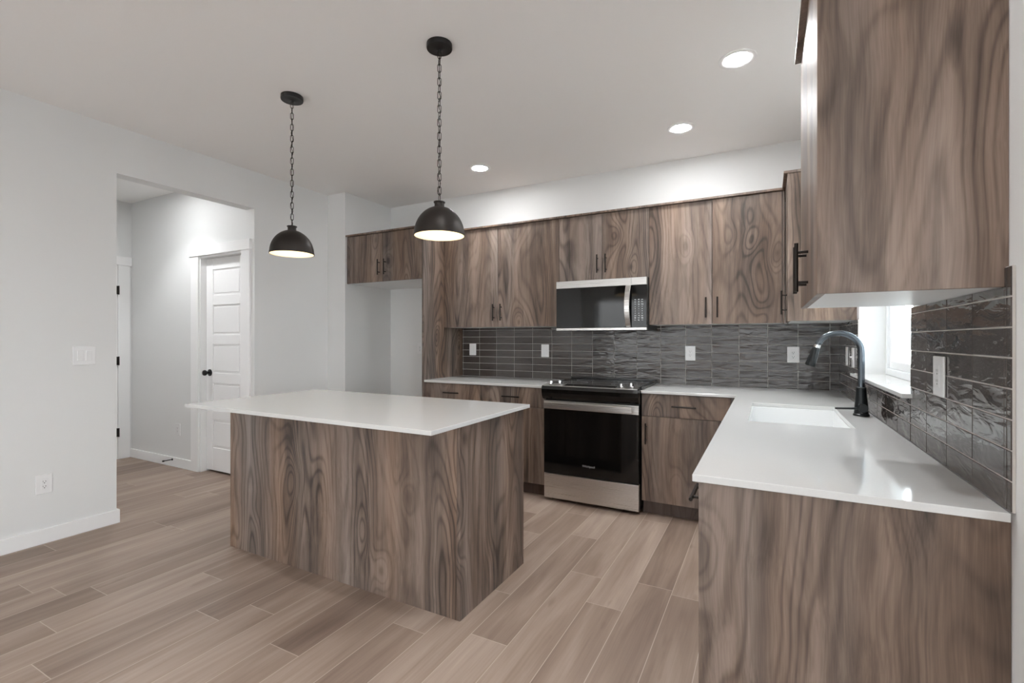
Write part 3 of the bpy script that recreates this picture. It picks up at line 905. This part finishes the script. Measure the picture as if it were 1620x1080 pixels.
def text_mesh(name, txt, size, mat, parent, loc, rot=(PI / 2, 0, 0), ext=0.0004, label=None):
    cu = bpy.data.curves.new(name, 'FONT')
    cu.body = txt; cu.size = size; cu.align_x = 'CENTER'; cu.align_y = 'CENTER'; cu.extrude = ext
    tmp = bpy.data.objects.new(name, cu); C.objects.link(tmp)
    dg = bpy.context.evaluated_depsgraph_get()
    me = bpy.data.meshes.new_from_object(tmp.evaluated_get(dg))
    bpy.data.objects.remove(tmp)
    me.materials.clear(); me.materials.append(mat)
    me.transform(Matrix.Rotation(rot[0], 4, 'X'))
    o = bpy.data.objects.new(name, me); C.objects.link(o)
    o.parent = parent; o.location = Vector(loc) - origin(parent)
    if label: o['label'] = label
    return o
text_mesh('logo', 'Whirlpool', 0.024, M['logo_print'], od, (-1.679, YF - 0.0030, 0.313), label='small silver logo lettering')

# ------------------------------------------------------------------ microwave
mw = thing('microwave', (-1.677, -0.2, 1.362), 'stainless and black microwave mounted over the range', 'microwave')
mx0, mx1, mz0, mz1, my = -2.0565, -1.2985, 1.362, 1.7765, -0.400
part('microwave_case', boxes((mx0 + 0.001, mx1 + 0.003, my + 0.026, -0.011, mz0 + 0.002, mz1)), M['steel_side'], mw, bevel=0.002)
sx_ = -1.418
md_ = part('microwave_door', boxes((mx0, sx_ - 0.001, my, my + 0.025, mz0 + 0.021, 1.7165)), M['oven_glass'], mw, bevel=0.002, label='black glass microwave door')
part('control_panel', boxes((sx_ + 0.001, mx1, my, my + 0.025, mz0 + 0.021, 1.7165)), M['oven_glass'], mw, bevel=0.002, label='black control panel')
part('top_trim', boxes((mx0, sx_ - 0.0006, my - 0.001, my + 0.025, 1.717, mz1)), M['steel'], mw, bevel=0.0015, label='stainless top strip')
part('top_trim', boxes((sx_ + 0.0006, mx1, my - 0.001, my + 0.025, 1.717, mz1)), M['steel'], mw, bevel=0.0015, label='stainless top strip')
part('bottom_trim', boxes((mx0, mx1, my - 0.001, my + 0.025, mz0, mz0 + 0.0205)), M['steel'], mw, bevel=0.0015, label='stainless bottom strip')
bm = bmesh.new()   # bowed strap handle
n = 14
rows = []
for i in range(n + 1):
    s = i / n
    z = 1.386 + s * (1.7165 - 1.386)
    bow = math.sin(PI * s)
    y = my - 0.012 - 0.032 * bow
    xc = -1.440 - 0.006 * bow
    rows.append([bm.verts.new(p) for p in ((xc - 0.020, y, z), (xc + 0.020, y, z), (xc + 0.020, y + 0.011, z), (xc - 0.020, y + 0.011, z))])
for a, b in zip(rows, rows[1:]):
    for i in range(4):
        j = (i + 1) % 4
        bm.faces.new((a[i], a[j], b[j], b[i]))
bm.faces.new(rows[0][::-1]); bm.faces.new(rows[-1])
box(bm, -1.456, -1.424, my - 0.014, my - 0.0002, 1.388, 1.404); box(bm, -1.456, -1.424, my - 0.014, my - 0.0002, 1.699, 1.7155)
part('microwave_handle', bm, M['steel'], md_, bevel=0.002, label='bowed stainless door handle')
bm = bmesh.new()
kr = random.Random(3)
for r in range(10):
    for c in range(3):
        w_ = 0.006 if r in (3, 4, 5, 6) else 0.014
        xk = -1.387 + c * 0.027; zk = 1.600 - r * 0.0178
        h_ = 0.006 if r in (8,) and c != 1 else 0.0035
        box(bm, xk - w_ / 2, xk + w_ / 2, my - 0.0005, my - 0.0001, zk - h_, zk + h_)
part('keypad', bm, M['print'], mw, label='rows of pale keypad marks')
text_mesh('logo', 'Whirlpool', 0.020, M['logo_print'], mw, (-1.715, my - 0.0014, 1.748), label='faint logo lettering')
for va_, vb_ in ((mx0 + 0.08, mx0 + 0.30), (mx1 - 0.30, mx1 - 0.08)):
    part('vent_filter', boxes((va_, vb_, -0.32, -0.12, mz0 - 0.001, mz0 + 0.0015)), M['steel_side'], mw)

# ------------------------------------------------------------------ wall plates
def wall_plate(name, c, facing, kind, label, w=0.080, h=0.120, cat='outlet', group=None):
    """facing: 'y' = on a wall seen from -y, 'x-' = on the right wall (faces -x), 'x+' = on the left wall (faces +x)."""
    t = thing(name, c, label, cat, group)
    def B(bm, u0, u1, n0, n1, z0, z1):
        if facing == 'y':
            box(bm, c[0] + u0, c[0] + u1, c[1] - n1, c[1] - n0, c[2] + z0, c[2] + z1)
        elif facing == 'x-':
            box(bm, c[0] - n1, c[0] - n0, c[1] + u0, c[1] + u1, c[2] + z0, c[2] + z1)
        else:
            box(bm, c[0] + n0, c[0] + n1, c[1] + u0, c[1] + u1, c[2] + z0, c[2] + z1)
    bm = bmesh.new(); B(bm, -w / 2, w / 2, 0.0003, 0.0065, -h / 2, h / 2)
    part('cover_plate', bm, M['plate'], t, bevel=0.0025)
    gangs = [0.0] if kind[0] != '2' else [-0.023, 0.023]
    kind = kind.lstrip('2')
    for g in gangs:
        if kind == 'duplex':
            bm = bmesh.new(); B(bm, g - 0.0165, g + 0.0165, 0.0066, 0.0085, -0.0335, 0.0335)
            r = part('receptacle', bm, M['plate'], t, bevel=0.0008)
            bm = bmesh.new()
            for zz in (-0.0155, 0.0155):
                B(bm, g - 0.0075, g - 0.0055, 0.0086, 0.0089, zz - 0.002, zz + 0.006)
                B(bm, g + 0.0050, g + 0.0075, 0.0086, 0.0089, zz - 0.002, zz + 0.006)
                B(bm, g - 0.0025, g + 0.0025, 0.0086, 0.0089, zz - 0.0105, zz - 0.0055)
            part('socket_slots', bm, M['slot'], r)
        elif kind == 'rocker':
            bm = bmesh.new(); B(bm, g - 0.0165, g + 0.0165, 0.0066, 0.0095, -0.0335, 0.0335)
            part('rocker_switch', bm, M['plate'], t, bevel=0.0015)
        elif kind == 'toggle':
            bm = bmesh.new(); B(bm, g - 0.005, g + 0.005, 0.0066, 0.009, -0.012, 0.012); B(bm, g - 0.004, g + 0.004, 0.008, 0.020, -0.002, 0.008)
            part('toggle_switch', bm, M['plate'], t, bevel=0.001)
    return t
TF = 0.0087   # face of the tiles
wall_plate('light_switch', (-3.145, -TF, 1.186), 'y', 'rocker', 'white switch plate at the left end of the back tiles beside the tall panel', cat='switch')
wall_plate('light_switch', (-2.333, -TF, 1.181), 'y', 'rocker', 'white switch plate on the back tiles just left of the range', cat='switch')
wall_plate('electrical_outlet', (-1.030, -TF, 1.174), 'y', 'duplex', 'white outlet on the back tiles above the drawer cabinet right of the range')
wall_plate('electrical_outlet', (-0.298, -TF, 1.173), 'y', 'duplex', 'white outlet on the back tiles seen beside the faucet head')
wall_plate('electrical_outlet', (-3.835, -0.0003, 1.187), 'y', 'duplex', 'white outlet on the back wall of the refrigerator niche')
wall_plate('electrical_outlet', (-TF, -0.400, 1.180), 'x-', 'duplex', 'white outlet on the right wall tiles in the far corner')
wall_plate('light_switch', (-TF, -0.660, 1.178), 'x-', 'toggle', 'white toggle switch plate on the right wall tiles by the far window edge', cat='switch')
wall_plate('electrical_outlet', (-TF, -2.312, 1.176), 'x-', 'duplex', 'white outlet on the right wall tiles near the window sill end', w=0.10)
wall_plate('light_switch', (XL + 0.0003, -2.697, 1.180), 'x+', '2rocker', 'white double switch plate on the left wall', w=0.122, h=0.122, cat='switch')
wall_plate('electrical_outlet', (XL + 0.0003, -2.900, 0.375), 'x+', 'duplex', 'white outlet low on the left wall above the baseboard')
wall_plate('electrical_outlet', (-5.722, YO1 - 0.0003, 0.381), 'y', 'duplex', 'white outlet low on the hall wall beside the panelled door')

# door stop on the hall baseboard
ds = thing('door_stop', (-5.80, YO1 - BT, 0.072), 'black door stop sticking out of the hall baseboard', 'door stop')
bm = bmesh.new()
lathe(bm, [(0.011, 0.0), (0.011, -0.004), (0.0045, -0.008), (0.0045, -0.078)], (-5.80, YO1 - BT, 0.072), 'y', 16)
part('spring_rod', bm, M['black'], ds, smooth=True)
bm = bmesh.new(); lathe(bm, [(0.007, -0.076), (0.0085, -0.080), (0.0085, -0.090), (0.006, -0.093)], (-5.80, YO1 - BT, 0.072), 'y', 16)
part('rubber_tip', bm, M['black'], ds, smooth=True)

# ------------------------------------------------------------------ lights
def recessed(loc, label, watts=None, size=100, blend=0.9, r=0.064, rt=0.094):
    t = thing('recessed_light', loc, label, 'ceiling light', 'recessed ceiling lights')
    x, y, z = loc
    bm = bmesh.new(); lathe(bm, [(rt, z - 0.0005), (rt, z - 0.004), (rt - 0.004, z - 0.006), (r + 0.004, z - 0.0045), (r, z - 0.0015), (r, z - 0.0005)], (x, y, 0), 'z', 48, caps=False)
    part('trim_ring', bm, M['trim'], t, smooth=True)
    bm = bmesh.new(); lathe(bm, [(r - 0.0003, z - 0.0006), (r - 0.0003, z - 0.0026)], (x, y, 0), 'z', 48)
    part('light_lens', bm, M['lens'], t, label='glowing white lens')
    ld = bpy.data.lights.new('downlight_beam', 'SPOT')
    ld.energy = watts or CAN_WATTS; ld.color = (0.97, 0.985, 1.0); ld.spot_size = math.radians(size); ld.spot_blend = blend; ld.shadow_soft_size = 0.06
    lo = bpy.data.objects.new('downlight_beam', ld); C.objects.link(lo)
    lo.parent = t; lo.location = (0, 0, -0.010)
    return t
recessed((-0.611, -1.362, H), 'large recessed ceiling light nearest the upper right cabinet', 30.0)
recessed((-1.012, -0.624, H), 'middle recessed ceiling light above the right end of the back counter', 20.0, 75)
recessed((-2.690, -0.612, H), 'small recessed ceiling light right of the taller pendant chain', 20.0, 75)
for x, y, s in ((-5.35, -2.10, 'in the hall beyond the wide opening'), (-2.3, -4.9, 'added as fill behind the viewer'), (-1.15, -2.95, 'added as fill above the aisle just outside the view')):  # the viewer and aisle lights are unseen, added as fill
    recessed((x, y, H), 'recessed ceiling light ' + s, *((HALL_WATTS, 112, 0.45) if 'hall' in s else (24.0, 95, 0.9) if 'aisle' in s else (CAN_WATTS, 120, 0.9)))

PR = 0.127
def pendant(px, py, label):
    t = thing('pendant_light', (px, py, H), label, 'pendant light', 'pendant lights over the island')
    bm = bmesh.new()
    lathe(bm, [(0.064, H - 0.0003), (0.065, H - 0.020), (0.063, H - 0.026), (0.018, H - 0.027), (0.010, H - 0.031), (0.008, H - 0.040)], (px, py, 0), 'z', 44)
    part('ceiling_canopy', bm, M['black'], t, smooth=True)
    zb, ztop = 1.812, 1.990
    hd = 0.140
    outer = []
    for i in range(0, 19):
        a = (PI / 2) * i / 18 * 0.872
        outer.append((PR * math.cos(a), zb + 0.006 + hd * math.sin(a) / math.sin(PI / 2 * 0.872)))
    prof = [(PR - 0.002, zb), (PR + 0.0015, zb), (PR + 0.0015, zb + 0.006)] + outer[1:] + [(0.0245, zb + hd + 0.012), (0.0245, zb + hd + 0.026), (0.029, zb + hd + 0.028), (0.029, zb + hd + 0.033), (0.012, zb + hd + 0.036), (0.006, zb + hd + 0.040)]
    bm = bmesh.new(); lathe(bm, prof, (px, py, 0), 'z', 56, caps=False)
    sh = part('lamp_shade', bm, M['shade'], t, smooth=True, label='dark metal dome shade')
    inner = [(PR - 0.002, zb + 0.0002)] + [((PR - 0.003) * math.cos((PI / 2) * i / 18), zb + 0.004 + (hd - 0.006) * math.sin((PI / 2) * i / 18)) for i in range(0, 18)] + [(0.004, zb + hd - 0.0015)]
    bm = bmesh.new(); lathe(bm, inner, (px, py, 0), 'z', 56, caps=False)
    part('shade_lining', bm, M['enamel'], sh, smooth=True, label='white enamel lining glowing from the bulb')
    bm = bmesh.new(); lathe(bm, [(0.004, zb + 0.035), (0.019, zb + 0.041), (0.029, zb + 0.058), (0.030, zb + 0.068), (0.025, zb + 0.084), (0.015, zb + 0.102), (0.013, zb + 0.124)], (px, py, 0), 'z', 28)
    part('light_bulb', bm, M['bulb'], sh, smooth=True, label='lit warm bulb')
    z0, z1 = zb + hd + 0.038, H - 0.036
    bm = bmesh.new()
    nseg = 60
    pts = [(px + 0.004 * math.sin(i * 1.1), py + 0.004 * math.cos(i * 0.9), z0 + (z1 - z0) * i / nseg) for i in range(nseg + 1)]
    tube(bm, pts, 0.0016, 6)
    ch = part('chain', bm, M['bronze'], t, smooth=True)
    nl = 22
    pitch = (z1 - z0) / nl
    proto = None
    for k in range(nl):
        zc_ = z0 + (k + 0.5) * pitch
        if proto is None or k == 1:
            bm = bmesh.new()
            hl, hw = pitch / 2 + 0.0035, 0.0085
            st = hl - hw
            lp = []
            for i in range(8):
                a = PI * i / 7; lp.append((hw * math.cos(a), hw * math.sin(a) + st))
            for i in range(8):
                a = PI + PI * i / 7; lp.append((hw * math.cos(a), hw * math.sin(a) - st))
            f = (lambda u, w: (px + u * 0.71, py + u * 0.71, zc_ + w)) if k == 1 else (lambda u, w: (px + u * 0.89, py - u * 0.45, zc_ + w))
            tube(bm, [f(u, w) for u, w in lp], 0.0017, 7, closed=True)
            o = part('chain_link', bm, M['bronze'], ch, smooth=True, loc=(px, py, zc_))
            if k == 0: proto = o
            else: proto2 = o
        else:
            o = (proto if k % 2 == 0 else proto2).copy(); C.objects.link(o); o.parent = ch
            o.location = Vector((px, py, zc_)) - origin(ch)
    return t
pendant(-1.940, -2.214, 'pendant light with black dome shade hanging over the right half of the island')
pendant(-3.058, -2.214, 'pendant light with black dome shade hanging over the left half of the island')
